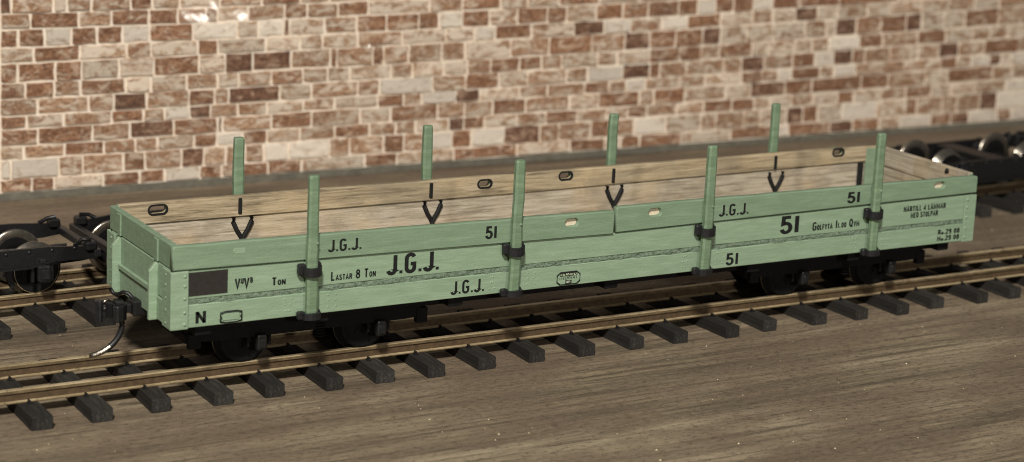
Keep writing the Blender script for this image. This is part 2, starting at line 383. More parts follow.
for r in (12, 13):
    x = -14
    while x < 48:
        wd = random.choice((.45, .6, .9, 1.0)); allb.append((x, x+wd, RZ[r], RZ[r+1], random.choice('BBTTTLLMWD'), False)); x += wd
def shown(t):
    if not t[5]: return 0
    xm = (t[0]+t[1])/2; dep = (Vector((xm, WY, t[2]))-CAMP).dot(fwd)
    return (t[1]-t[0])*(t[3]-t[2])*fan(xm)/dep**2
order = sorted(range(len(allb)), key=lambda i: -shown(allb[i]))
big = set(order[:300])
rest = NB()
for i, (x0, x1, z0, z1, tone, vis) in enumerate(allb):
    gx, gz = .024, .019
    lo = z0+gz
    P = brick_pts(x0+gx, x1-gx, lo, z1-gz, fan(x0), fan(x1))
    if i in big:
        bb = NB(); brick_bm(bb, P); obj('brick', bb, BM[tone], back)
    else: brick_bm(rest, P, TONES.index(tone))
o = obj('distant_bricks', rest, TONEM, back); o['kind'] = 'stuff'
# clear laminate with a few buckles shaped to throw lamp glare and haze
b = NB(); nx, nz = 240, 110; X0, X1, Z0, Z1 = -14.0, 48.0, .01, 5.45
def bulge(x, z): return .24*math.exp(-((x-6.0)**2+(z-3.3)**2)/(2*.8**2))
# small flat creases of the film: centre x, z, half sizes, slopes aimed for glare
FACET = [(5.28, 3.45, 0.42, 0.19, 0.0628, -0.1694), (5.55, 3.66, 0.14, 0.24, 0.1137, -0.0988), (6.13, 3.47, 0.22, 0.19, 0.2998, -0.1446), (9.06, 2.74, 0.065, 0.07, 0.2974, -0.2185), (9.2, 2.67, 0.045, 0.05, 0.2992, -0.2196)]
def buckle(x, z):
    h = bulge(x, z)
    for (bx, bz, rx, rz, sx, sz) in FACET:
        d = ((x-bx)/rx)**2+((z-bz)/rz)**2
        if d < 1: h += (1-d**4)*(sx*(x-bx)+sz*(z-bz)+.05*min(rx, rz)/.2+.0009*math.sin(23*x+15*z))
    return h
xsn = [X0+(X1-X0)*i/nx for i in range(nx+1)]
xsn = sorted(set([x for x in xsn if not 4.8 < x < 9.4]+[4.8+.02*i for i in range(231)]))
zsn = [Z0+(Z1-Z0)*k/60 for k in range(61)]; zsn = [z for z in zsn if not 2.4 < z < 4.0]+[2.4+.02*k for k in range(81)]; zsn.sort(); nz = len(zsn)-1
vv = [[b.verts.new((x, WY-.075-buckle(x, z)-.006*math.sin(x*.7+z*.5), z)) for z in zsn] for x in xsn]
for i in range(len(xsn)-1):
    for k in range(nz):
        f = b.faces.new([vv[i][k], vv[i+1][k], vv[i+1][k+1], vv[i][k+1]]); f.smooth = True
obj('clear_film', b, 'film', back)

# ------------------------------------------------------------------ tracks
ZR = .37
RAIL = [(-.072, .19), (.072, .19), (.072, .204), (.028, .216), (.014, .312), (.044, .322), (.044, .36), (.032, .37), (-.032, .37), (-.044, .36), (-.044, .322), (-.014, .312), (-.028, .216), (-.072, .204)]
spike_bm = NB(); box(spike_bm, (-.032, -.04, 0), (.032, .03, .024), 0, .006); box(spike_bm, (-.016, -.02, .024), (.016, .04, .05), 0, .006)
spike_me = mesh_of('spike', spike_bm, 'black')
def make_track(label, origin, rz, x0, x1, xs, near_off, far_off, wid, rnd):
    """origin: on the centre line; local x along, rails at y = -+.525"""
    t = thing('railway_track', label, 'track', origin, rz)
    for sy_ in (-1, 1):
        b = NB(); n = 60
        rings = []
        for i in range(n+1):
            x = x0+(x1-x0)*i/n
            wob = .006*math.sin(x*.9+sy_)+.004*math.sin(x*2.1)
            rings.append([b.verts.new((x, sy_*.525+wob+p[0], p[1])) for p in RAIL])
        m = len(RAIL)
        for p, q in zip(rings, rings[1:]):
            for k in range(m): b.faces.new([p[k], q[k], q[(k+1) % m], p[(k+1) % m]]).material_index = 1 if k in (3, 4, 10, 11) else (2 if k in (5, 9, 13, 1) else 0)  # paler top and foot, darker sides and web: light and shade in the colour
        b.faces.new(rings[0]); b.faces.new(rings[-1][::-1])
        bmesh.ops.recalc_face_normals(b, faces=b.faces[:])
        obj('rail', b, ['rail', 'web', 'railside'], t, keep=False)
    meshes = []
    for k in range(3):
        b = NB(); box(b, (-wid/2, near_off, 0), (wid/2, far_off, .188), 0, .007)
        for v in b.verts: v.co.x += random.uniform(-.005, .005); v.co.y += random.uniform(-.012, .012)
        meshes.append(mesh_of('sleeper', b, 'sleeper'))
    for i, (x, dy) in enumerate(xs):
        s = obj('sleeper', meshes[i % 3], None, t, keep=False, loc=(x, dy, 0))
        s.rotation_euler = (0, 0, rnd.uniform(-.04, .04)); s.scale = (rnd.uniform(.92, 1.08), 1, rnd.uniform(.97, 1.0))
        for sy_ in (-1, 1):
            for sd in (-1, 1):
                k = obj('spike', spike_me, None, s, keep=False, loc=(rnd.uniform(-.07, .07), sy_*.525+sd*.115-dy, .188))
                k.rotation_euler = (0, 0, 0 if sd < 0 else math.pi)
    return t
W, L = 2.5124, 14.293
rn = random.Random(3)
near_x = [-2.44, -1.58, -.76, .13, .95, 1.78, 2.65, 3.49, 4.28, 5.13, 6.02, 6.88, 7.76, 8.64, 9.53, 10.38, 11.33, 12.21, 13.09, 13.96, 14.9, 15.71]
near_y = [414.0]*30
xs = [(x-.175, rn.uniform(-.05, .05)) for x in [-8.4, -7.5, -6.7, -5.8, -5, -4.1, -3.3]+near_x+[16.6+.86*i for i in range(14)]]
make_track('foreground track with black sleepers and brassy rails under the green wagon', (0, W/2, 0), 0, -9.3, 29, xs, .055-W/2, 1.2, .275, rn)
sl = .0457; ang = math.atan(sl)
xs = [(x, rn.uniform(-.05, .05)) for x in [-9+.86*i for i in range(42)]]
# keep the sleepers seen at the left where the photograph has them
make_track('rear track carrying loose black bogies, behind the green wagon', (0, 5.2+.525, 0), ang, -10, 29, [(x+.06, d) for x, d in xs], -.525-1.02, .525+.85, .30, rn)

# ------------------------------------------------------------------ bogies
def wheel_mesh(bright=True):
    b = NB()
    # y = 0 at outer face, flange at inner side (positive y)
    prof = [(.05, -.035), (.07, -.03), (.08, .01), (.27, .025), (.31, -.005), (.345, -.005), (.36, .005), (.363, .10), (.43, .12), (.435, .145), (.40, .16), (.30, .155), (.08, .15)]
    mats = [1, 1, 1, 1, 1, 0, 0, 0, 0, 0, 0, 1] if bright else [1, 1, 1, 1, 1, 1, 1, 1, 0, 1, 1, 1]
    lathe_y(b, prof, 40, (0, 0, 0), mats)
    for k in range(6):   # lightening holes' raised pads
        a = k*math.pi/3
        box(b, (.17*math.cos(a)-.025, .005, .17*math.sin(a)-.025), (.17*math.cos(a)+.025, .03, .17*math.sin(a)+.025), 1, .008)
    return mesh_of('wheel', b, ['steel' if bright else 'treaddull', 'under'], False)
WHEEL = wheel_mesh()
WHEEL_D = wheel_mesh(False)
def frame_pts(h, zt, zb):
    return [(-h, zt-.16), (-h+.12, zt-.05), (-.55*h, zt), (.55*h, zt), (h-.12, zt-.05), (h, zt-.16), (h, zt-.24), (h-.25, zt-.27), (.45*h, zb), (-.45*h, zb), (-h+.25, zt-.27), (-h, zt-.24)]
def bogie_parts(root, half, wb, zt, wheelm, rail_y=.525, depth=.30):
    """parts in local coordinates of root; wheels on rails at z = ZR"""
    fy = .80
    zb = zt-depth
    for s in (-1, 1):
        b = NB(); prism(b, frame_pts(half, zt, zb), s*fy-.03, s*fy+.03)
        lip = [(-half+.02, zt-.22), (-half*.62, zb+.10), (-half*.4, zb+.015), (half*.4, zb+.015), (half*.62, zb+.10), (half-.02, zt-.22)]
        for (xa, za), (xb, zb2) in zip(lip, lip[1:]):
            y0, y1 = sorted((s*(fy+.02), s*(fy+.10)))
            hexa(b, [(xa, y0, za-.018), (xb, y0, zb2-.018), (xb, y1, zb2-.018), (xa, y1, za-.018), (xa, y0, za+.018), (xb, y0, zb2+.018), (xb, y1, zb2+.018), (xa, y1, za+.018)])
        for k in range(9): dome(b, ((-.8+.2*k)*half, s*(fy+.03), zt-.06), .028, (0, s, 0), 6)
        for e in (-1, 1):
            box(b, (e*(half-.10)-.09, s*fy-.10, zt-.12), (e*(half-.10)+.09, s*fy+.10, zt+.03), 0, .03)
            tube(b, [(e*(half-.35), s*fy, zt-.03), (e*(half-.22), s*(fy-.05), zt+.05), (e*(half-.08), s*fy, zt+.05)], .035, 6)
            for q_ in (-1, 1): box(b, (e*wb/2+q_*.15-.025, s*fy-.035, .62), (e*wb/2+q_*.15+.025, s*fy+.035, zt-.1), 0, .008)
        obj('side_frame', b, 'black', root, keep=False)
        for xw in (-wb/2, wb/2):
            b = NB(); y0, y1 = sorted((s*(fy+.032), s*(fy+.16)))
            box(b, (xw-.10, y0, .63), (xw+.10, y1, .90), 0, .03)
            y0, y1 = sorted((s*(fy+.16), s*(fy+.19))); box(b, (xw-.075, y0, .68), (xw+.075, y1, .85), 0, .02)
            box(b, (xw-.05, min(s*fy, s*(fy+.1)), .90), (xw+.05, max(s*fy, s*(fy+.1)), .99), 0, .015)
            obj('axle_box', b, 'iron', root, keep=False)
    for xw in (-wb/2, wb/2):
        b = NB(); tube(b, [(xw, -.72, ZR+.363), (xw, .72, ZR+.363)], .05, 10); obj('axle', b, 'under', root, keep=False)
        for s in (-1, 1):
            wh = obj('wheel', wheelm, None, root, keep=False, loc=(xw, s*(rail_y+.045), ZR+.363))
            wh.rotation_euler = (0, random.uniform(0, 1), 0 if s < 0 else math.pi)
    for s in (-1, 1):
        b = NB(); box(b, (s*half-.06, -fy-.09, zt-.22), (s*half+.06, fy+.09, zt-.10), 0, .015)
        obj('end_beam', b, 'iron', root, keep=False)
    for s in (-1, 1):
        for xw in (-wb/2, wb/2):
            e = 1 if xw < 0 else -1
            b = NB(); yw = s*(rail_y+.0)
            for q_ in range(5):
                a0, a1 = R(-32+13*q_), R(-32+13*(q_+1))
                p0, p1 = [(xw+e*rr*math.cos(a_), ZR+.363+rr*math.sin(a_)) for a_ in (a0, a1) for rr in (.39,)]
                o0, o1 = [(xw+e*.47*math.cos(a_), ZR+.363+.47*math.sin(a_)) for a_ in (a0, a1)]
                prism(b, [p0, p1, o1, o0], yw-.05, yw+.05)
            box(b, (xw+e*.47-.03, yw-.03, ZR+.3), (xw+e*.47+.03, yw+.03, zt-.06), 0, .008)
            obj('brake_block', b, 'iron', root, keep=False)
        for dx in (-.12, .12):
            b = NB()
            tube(b, [(dx+.06*math.cos(q_*1.05), s*(fy-.12)+.06*math.sin(q_*1.05), .58+.011*q_) for q_ in range(31)], .016, 5)
            obj('coil_spring', b, 'iron', root, keep=False)
    b = NB(); tube(b, [(-half+.1, .22, zt-.28), (half-.1, .22, zt-.28)], .028, 6); obj('brake_rod', b, 'iron', root, keep=False)
    b = NB(); box(b, (-.22, -fy+.03, zt-.2), (.22, fy-.03, zt-.02), 0, .02)
    lathe = NB(); obj('bolster', b, 'black', root, keep=False); lathe.free()
def ry(x): return 5.2+.525+sl*x
GRP = 'loose bogies on the rear track'
for x, hf, wb_, lab in ((-1.2, 1.80, 1.85, 'loose black bogie at the left picture edge on the rear track'),
                   (2.27, 1.42, 1.85, 'loose black bogie half hidden behind the left end of the green wagon'),
                   (20.35, 1.95, 2.15, 'loose black bogie on the rear track beyond the right end of the wagon')):
    t = thing('bogie', lab, 'bogie', (x, ry(x), 0), ang, GRP)
    bogie_parts(t, hf, wb_, 1.16 if x < 10 else .98, WHEEL, depth=.30 if x < 10 else .42)
    if x > 10: t.scale = (1.1, 1.1, 1.1); t.location.z = -.037
t = thing('bogie', 'loose black bogie cut by the right picture edge on the rear track', 'bogie', (24.7, ry(24.7), -.037), ang, GRP)
bogie_parts(t, 1.95, 2.2, .98, WHEEL, depth=.42); t.scale = (1.1, 1.1, 1.1)

# ------------------------------------------------------------------ lettering
def arc(cx, cy, rx, ry_, a0, a1, n=7):
    return [(cx+rx*math.cos(R(a0+(a1-a0)*i/n)), cy+ry_*math.sin(R(a0+(a1-a0)*i/n))) for i in range(n+1)]
GL = {
 'J': (.42, [[(.36, 1), (.36, .22)]+arc(.19, .22, .17, .19, 0, -170)]),
 'G': (.50, [[*arc(.25, .76, .19, .2, 20, 180), *arc(.25, .24, .19, .2, 180, 360), (.44, .46), (.26, .46)]]),
 '5': (.46, [[(.42, .96), (.10, .96), (.08, .56), *arc(.22, .32, .2, .28, 110, -165, 12)]]),
 '1': (.20, [[(.12, 0), (.12, 1)]]),
 'N': (.52, [[(.07, 0), (.07, 1)], [(.07, .97), (.45, .03)], [(.45, 0), (.45, 1)]]),
 'L': (.40, [[(.08, 1), (.08, .06), (.38, .06)]]),
 'A': (.50, [[(.04, 0), (.25, .98), (.46, 0)], [(.12, .3), (.38, .3)]]),
 'S': (.44, [[*arc(.22, .74, .16, .2, 20, 250, 9), *arc(.22, .25, .17, .2, 70, -170, 9)]]),
 'T': (.44, [[(.22, 0), (.22, .94)], [(.02, .94), (.42, .94)]]),
 'R': (.48, [[(.08, 0), (.08, .94), *arc(.26, .73, .15, .21, 90, -90), (.08, .52)], [(.26, .52), (.44, 0)]]),
 'P': (.46, [[(.08, 0), (.08, .94), *arc(.26, .73, .15, .21, 90, -90), (.08, .52)]]),
 '8': (.46, [[*arc(.23, .73, .15, .2, -90, 270, 12)], [*arc(.23, .27, .17, .24, 90, 450, 12)]]),
 '0': (.46, [[*arc(.23, .5, .16, .45, 90, 450, 14)]]),
 'O': (.48, [[*arc(.24, .5, .18, .45, 90, 450, 14)]]),
 'Q': (.50, [[*arc(.24, .5, .18, .45, 90, 450, 14)], [(.28, .22), (.46, -.04)]]),
 'V': (.48, [[(.04, 1), (.24, .03), (.44, 1)]]),
 'M': (.60, [[(.07, 0), (.07, .97), (.30, .25), (.53, .97), (.53, 0)]]),
 'D': (.48, [[(.08, .05), (.08, .95), *arc(.2, .5, .22, .45, 90, -90, 8), (.08, .05)]]),
 'E': (.42, [[(.38, .95), (.08, .95), (.08, .05), (.38, .05)], [(.08, .5), (.32, .5)]]),
 'H': (.50, [[(.08, 0), (.08, 1)], [(.42, 0), (.42, 1)], [(.08, .5), (.42, .5)]]),
 'I': (.20, [[(.1, 0), (.1, 1)]]),
 '4': (.46, [[(.34, 0), (.34, .97), (.04, .28), (.44, .28)]]),
 'F': (.40, [[(.08, 0), (.08, .95), (.38, .95)], [(.08, .5), (.32, .5)]]),
 'Y': (.46, [[(.03, 1), (.23, .5), (.43, 1)], [(.23, .5), (.23, 0)]]),
 '2': (.46, [[*arc(.23, .73, .17, .22, 165, -25, 8), (.05, .06), (.43, .06)]]),
 '9': (.46, [[*arc(.23, .7, .16, .24, 0, 360, 12), (.39, .4), *arc(.22, .25, .17, .2, -10, -150, 5)]]),
 'B': (.46, [[(.08, .05), (.08, .95), *arc(.24, .73, .14, .21, 90, -90, 6), *arc(.24, .28, .17, .23, 90, -90, 6), (.08, .05)]]),
 'U': (.48, [[(.08, 1), (.08, .25), *arc(.24, .25, .16, .2, 180, 360, 8), (.40, 1)]]),
 'K': (.48, [[(.08, 0), (.08, 1)], [(.42, 1), (.1, .45)], [(.2, .55), (.44, 0)]]),
 'a': (.36, [[*arc(.17, .22, .13, .18, 0, 360, 10)], [(.31, .42), (.31, 0)]]),
}
def ribbon(bm, pts, t, P):
    n = len(pts); q = []
    for i in range(n):
        d0 = Vector(pts[i])-Vector(pts[i-1]) if i else Vector(pts[1])-Vector(pts[0])
        d1 = Vector(pts[i+1])-Vector(pts[i]) if i < n-1 else d0
        d0 = d0.normalized(); d1 = d1.normalized()
        m = d0+d1
        m = (d0 if m.length < .2 else m.normalized())
        nrm = Vector((-m.y, m.x)); k = t/2/max(.45, nrm.dot(Vector((-d0.y, d0.x))))
        q.append((bm.verts.new(P(Vector(pts[i])+nrm*k)), bm.verts.new(P(Vector(pts[i])-nrm*k))))
    for a, c in zip(q, q[1:]):
        bm.faces.new([a[1], c[1], c[0], a[0]])
def text(s, x0, x1, z0, h, y, parent, weight=.17, small=None, name='lettering', slope=0.0, mat='letter'):
    """s: string; '.' full stop; '^' makes next raised small; small: height factor of characters after a word's first"""
    items = []; x = 0; first = True; wi = 0
    i = 0
    while i < len(s):
        ch = s[i]
        if ch == ' ': x += .34; first = True; wi += 1; i += 1; continue
        sc = 1.0; dz = 0.0
        if ch == '^': i += 1; ch = s[i]; sc = .52; dz = .48
        elif small and not first and ch not in '.,': sc = small
        first = False
        if ch == '.':
            items.append(('.', x, sc, dz, wi)); x += .30
        else:
            base = ch; dots = False
            if ch == 'Ä': base = 'A'; dots = True
            items.append((base, x, sc, dz, wi))
            if dots: items.append(('"', x, sc, dz, wi))
            x += (GL[base][0]+.13)*sc
        i += 1
    k = (x1-x0)/max(x-.1, .01)
    t = weight
    words = []
    for it in items:
        if not words or it[1] < 0 or it[4] != words[-1][0][4]: words.append([])
        words[-1].append(it)
    for wd in words:
        b = NB()
        for ch, xx, sc, dz, _ in wd:
            P = lambda p: (x0+(xx+p.x*sc)*k, y, z0+(p.y*sc+dz)*h)
            tt = t*(1 if sc == 1 else 1.15)
            if ch == '.':
                ribbon(b, [(.02, .075), (.17, .075)], .15, P)
            elif ch == '"':
                ribbon(b, [(.10, 1.12), (.2, 1.12)], .12, P); ribbon(b, [(.30, 1.12), (.4, 1.12)], .12, P)
            else:
                for pl in GL[ch][1]: ribbon(b, pl, tt, P)
        for f in b.faces:
            f.normal_update()
            if f.normal.y > 0: f.normal_flip()
        obj(name, b, mat, parent)
def worn_marks(x0, x1, z0, h, y, parent, mat, seed):
    """a line of print too worn to read"""
    q = random.Random(seed); b = NB(); x = x0
    while x < x1-.01:
        wd = q.uniform(.006, .022); P = lambda p: (p.x, y, p.y)
        ribbon(b, [(x, z0+h*q.uniform(0, .2)), (x+q.uniform(-.004, .004), z0+h*q.uniform(.75, 1))], .011, P)
        if q.random() < .5: zz = z0+h*q.choice((.1, .5, .9)); ribbon(b, [(x, zz), (min(x+.024, x1), zz)], .010, P)
        x += wd+.012
    for f in b.faces:
        f.normal_update()
        if f.normal.y > 0: f.normal_flip()
    o = obj('worn_print', b, mat, parent); o['kind'] = 'stuff'

# ------------------------------------------------------------------ the wagon
wg = thing('flat_wagon', 'long pale green low-sided railway wagon with tall stakes, lettered J.G.J. 51', 'wagon', (L/2, W/2, ZR))
ZB = 1.18
def board(name, x0, x1, zl, zr, y0, y1, mats, inner=None, slots=(), bev=.014, parent=wg, round_=0, sag=0):
    """upright board from x0 to x1 (y0 near, y1 far) with z ranges at both ends; inner: which y side is bare wood; slots: oval holes (xc, zc, hw, hh)"""
    b = NB()
    def zb(x): return zl[0]+(zr[0]-zl[0])*(x-x0)/(x1-x0)
    def zt(x): return zl[1]+(zr[1]-zl[1])*(x-x0)/(x1-x0)-sag*(1-abs(2*(x-x0)/(x1-x0)-1))
    outline = []
    nseg = 14
    r_ = round_
    outline += [(x0, zb(x0)), (x1, zb(x1)), (x1, zt(x1)-r_)]
    if r_: outline += [(x1-r_*.3, zt(x1)-r_*.3)]
    for i in range(nseg+1):
        x = x1-r_-(x1-x0-2*r_)*i/nseg
        outline.append((x, zt(x)+(random.uniform(-.006, .006) if 0 < i < nseg else 0)))
    if r_: outline += [(x0+r_*.3, zt(x0)-r_*.3)]
    outline.append((x0, zt(x0)-r_) if r_ else None) if r_ else None
    cu = bpy.data.curves.new('tmp', 'CURVE'); cu.dimensions = '2D'; cu.fill_mode = 'BOTH'; cu.extrude = abs(y1-y0)/2-bev; cu.bevel_depth = bev; cu.bevel_resolution = 0; cu.offset = -bev
    def spl(pts):
        s = cu.splines.new('POLY'); s.points.add(len(pts)-1); s.use_cyclic_u = True
        for p, (a, c) in zip(s.points, pts): p.co = (a, c, 0, 1)
    spl(outline)
    for (xc, zc, hw, hh) in slots:
        spl(list(reversed([(xc+(hw-hh)*(1 if math.cos(a) > 0 else -1)+hh*math.cos(a), zc+hh*math.sin(a)) for a in [2*math.pi*(k+.5)/18 for k in range(18)]])))
    co = bpy.data.objects.new('tmp', cu)
    me = bpy.data.meshes.new_from_object(co)
    bpy.data.objects.remove(co); bpy.data.curves.remove(cu)
    t = NB(); t.from_mesh(me); bpy.data.meshes.remove(me)
    bmesh.ops.remove_doubles(t, verts=t.verts[:], dist=.0005)
    ym = (y0+y1)/2
    for v in t.verts: v.co = Vector((v.co.x, ym-v.co.z, v.co.y))
    bmesh.ops.recalc_face_normals(t, faces=t.faces[:])
    t.normal_update()
    for f in t.faces:
        f.material_index = 0
        if inner == 'far' and f.normal.y > .3: f.material_index = 1
        if inner == 'near' and (f.normal.y < -.3 or f.normal.z > .6): f.material_index = 1
    join(b, t)
    return obj(name, b, mats, parent)
def slot_ring(o, xc, zc, hw, hh, y, mat='letter', t=.022):
    b = NB(); n = 20
    def ring(k, yy): return [b.verts.new((xc+(hw-hh)*(1 if math.cos(2*math.pi*(i+.5)/n) > 0 else -1)+(hh+k)*math.cos(2*math.pi*(i+.5)/n), yy, zc+(hh+k)*math.sin(2*math.pi*(i+.5)/n))) for i in range(n)]
    A, B_, D = ring(-.006, y-.006), ring(t, y-.006), ring(-.006, y+.02)
    E_ = ring(t, y+.01)
    for i in range(n):
        j = (i+1) % n
        b.faces.new([A[i], A[j], B_[j], B_[i]]); b.faces.new([A[i], D[i], D[j], A[j]]); b.faces.new([B_[i], B_[j], E_[j], E_[i]])
    bmesh.ops.recalc_face_normals(b, faces=b.faces[:])
    obj('slot_rim', b, mat, o)

# underframe and floor
b = NB(); box(b, (.35, .42, .98), (L-.35, .62, 1.30), 0, .01); box(b, (.35, W-.62, .98), (L-.35, W-.42, 1.30), 0, .01)
for x in (.5, 2.25, 4.4, 7.1, 9.8, 11.85, L-.5): box(b, (x-.12, .12, 1.02), (x+.12, W-.12, 1.28), 0, .01)
obj('underframe', b, 'under', wg)
b = NB(); box(b, (.1, .1, 1.46), (L-.1, W-.1, 1.50)); fl = obj('floor', b, 'wood_y', wg)
pm = None
for i in range(34):
    b = NB(); x = .11+i*.4137
    box(b, (x+.006, .1, 1.502), (x+.4137-.006, W-.1, 1.56+random.uniform(0, .008)), 0, .008); obj('plank', b, 'wood_y', fl)

# near side
sole = board('sole_bar', 0.012, L-.012, (ZB, 1.505), (ZB, 1.495), 0, .10, ['green'], bev=.012)
sf = board('sole_bar', 0.012, L-.012, (ZB, 1.505), (ZB, 1.495), W-.10, W, ['green'], bev=.012)
b = NB()
n = 90
prev = None
for i in range(n+1):
    x = .2+(L-.4)*i/n
    q = [b.verts.new((x, .012+random.uniform(-.012, .012), 1.49)), b.verts.new((x, .004+random.uniform(-.012, .014), 1.53+random.uniform(-.01, .01))), b.verts.new((x, .02+random.uniform(-.012, .012), 1.60))]
    if prev:
        for k in range(2): b.faces.new([prev[k], q[k], q[k+1], prev[k+1]])
    prev = q
obj('seam_strip', b, 'seam', wg)
low = board('side_board', .02, L-.02, (1.585, 1.985), (1.565, 1.995), 0.0, .09, ['green', 'wood'], 'far', bev=.01, sag=.068)
tl = board('side_board', -.012, 6.985, (2.01, 2.345), (1.925, 2.285), -.045, .075, ['green_top', 'wood'], 'far', ((6.23, 2.165, .115, .058),), round_=.03)
tr = board('side_board', 7.02, L+.002, (1.945, 2.335), (2.025, 2.31), -.045, .075, ['green_top', 'wood'], 'far', ((7.72, 2.205, .115, .058), (13.45, 2.21, .11, .055)), round_=.03)
b = NB(); prism(b, [(.84, 2.215), (.87, 2.17), (1.0, 2.165), (1.03, 2.20), (1.01, 2.245), (.87, 2.25)], -.050, .0, bev=.004); obj('slot_plug', b, 'green', tl)
for o_, xc, zc in ((tl, 6.23, 2.165), (tr, 7.72, 2.205), (tr, 13.45, 2.21)):
    b = NB(); box(b, (xc-.125, .02, zc-.065), (xc+.125, .05, zc+.065), 0, .004); obj('slot_back', b, 'cream', o_)
# far side
fl_l = board('side_board', .10, 6.78, (2.05, 2.36), (2.045, 2.36), W-.125, W+.01, ['green_top', 'wood_warm'], 'near', ((.68, 2.25, .135, .062), (6.09, 2.245, .118, .058)))
fl_r = board('side_board', 6.81, L-.10, (2.05, 2.36), (2.095, 2.37), W-.125, W+.01, ['green_top', 'wood_warm'], 'near', ((7.59, 2.27, .118, .058), (13.22, 2.30, .118, .058)))
for o_, xc, zc in ((fl_l, .68, 2.25), (fl_l, 6.09, 2.245), (fl_r, 7.59, 2.27), (fl_r, 13.22, 2.30)): slot_ring(o_, xc, zc, .135 if xc < 1 else .118, .062 if xc < 1 else .058, W-.125)
fl_b = board('side_board', .10, L-.10, (1.565, 2.03), (1.565, 2.075), W-.085, W, ['green', 'wood'], 'near')
# V irons and straps on the far boards
for x in (2.0, 5.18, 8.56, 11.89):
    b = NB(); y = W-.105
    for s in (-1, 1):
        tube(b, [(x+s*.14, y, 2.035), (x+s*.145, y, 1.96), (x+s*.09, y, 1.84), (x+s*.02, y, 1.73), (x, y, 1.67)], [.034, .038, .036, .036, .03], 6)
    obj('v_iron', b, 'letter', fl_b, smooth=False)
    b = NB(); box(b, (x-.08, W-.155, 2.09), (x-.025, W-.12, 2.33), 0, .01); so = obj('strap', b, 'letter', fl_l if x < 6.8 else fl_r)
# inner corner irons at the far right
b = NB(); box(b, (13.70, W-.125, 1.57), (13.82, W-.098, 2.075), 0, .005); obj('corner_iron', b, 'letter', wg)
b = NB(); box(b, (13.86, W-.14, 1.57), (14.16, W-.092, 2.33), 0, .01); obj('corner_block', b, 'green_top', wg)

# ends
def end_wall(xo, s):
    """xo outer face x, s = -1 left end (faces -x), +1 right"""
    def yb(name, y0, y1, z0, z1, th, mats, proud=0):
        b = NB(); a, c = sorted((xo-s*th, xo+s*proud)); box(b, (a, y0, z0), (c, y1, z1), 0, .012)
        b.normal_update()
        for f in b.faces:
            if f.normal.x*s < -.3 or (s > 0 and f.normal.z > .3): f.material_index = 1
        return obj(name, b, mats, wg)
    yb('end_board', .078, W-.02, 2.005, 2.345, .10, ['green_top', 'wood_y'])
    yb('end_board', .09, W-.09, 1.53, 1.993, .09, ['green', 'wood_y'])
    yb('end_ledge', .63, 1.99, 1.535, 1.615, .0, ['green', 'green'], .05)
    yb('end_beam', .10, W-.10, ZB+.012, 1.52, .12, ['green', 'green'], .015)
    for y in (.57, 2.05):
        b = NB()
        pr = [(xo-s*.02, 2.0), (xo+s*.03, 1.99), (xo+s*.125, 1.875), (xo+s*.125, ZB-.0), (xo-s*.02, ZB-.0)]
        prism(b, pr, y-.035, y+.035, 'y', 0, .01); obj('end_post', b, 'green', wg)
        b = NB(); a, c = sorted((xo-s*.0, xo+s*.03)); box(b, (a, y-.07, 2.01), (c, y+.07, 2.325), 0, .008); obj('end_strap', b, 'green_top', wg)
    for (y0, sg) in ((0, -1), (W, 1)):
        b = NB()
        # L angle iron: end flange then side flange, one solid
        t_ = .028
        ow = .24
        pts = [(xo+s*t_, y0+sg*t_), (xo+s*t_, y0-sg*.30), (xo+s*.002, y0-sg*.30), (xo+s*.002, y0+sg*.002), (xo-s*.225, y0+sg*.002), (xo-s*.225, y0+sg*t_)]
        prism(b, pts, ZB-.006, 1.985, 'z', 0, .008)
        cpst = obj('corner_post', b, 'green', wg)
        b = NB()
        for z in (1.25, 1.42, 1.60, 1.77, 1.92):
            dome(b, (xo-s*.17, y0+sg*t_, z+random.uniform(-.012, .012)), .026, (0, sg, 0), 7, .7)
            dome(b, (xo+s*t_, y0-sg*.16, z+random.uniform(-.012, .012)), .022, (s, 0, 0), 7, .6)
        o_ = obj('rivets', b, 'green', cpst); o_['kind'] = 'stuff'
end_wall(0.0, -1); end_wall(L, 1)
b = NB(); dome(b, (L-.10, .62, 2.27), .05, (-1, 0, 0), 8, .8); obj('bolt', b, 'letter', wg)

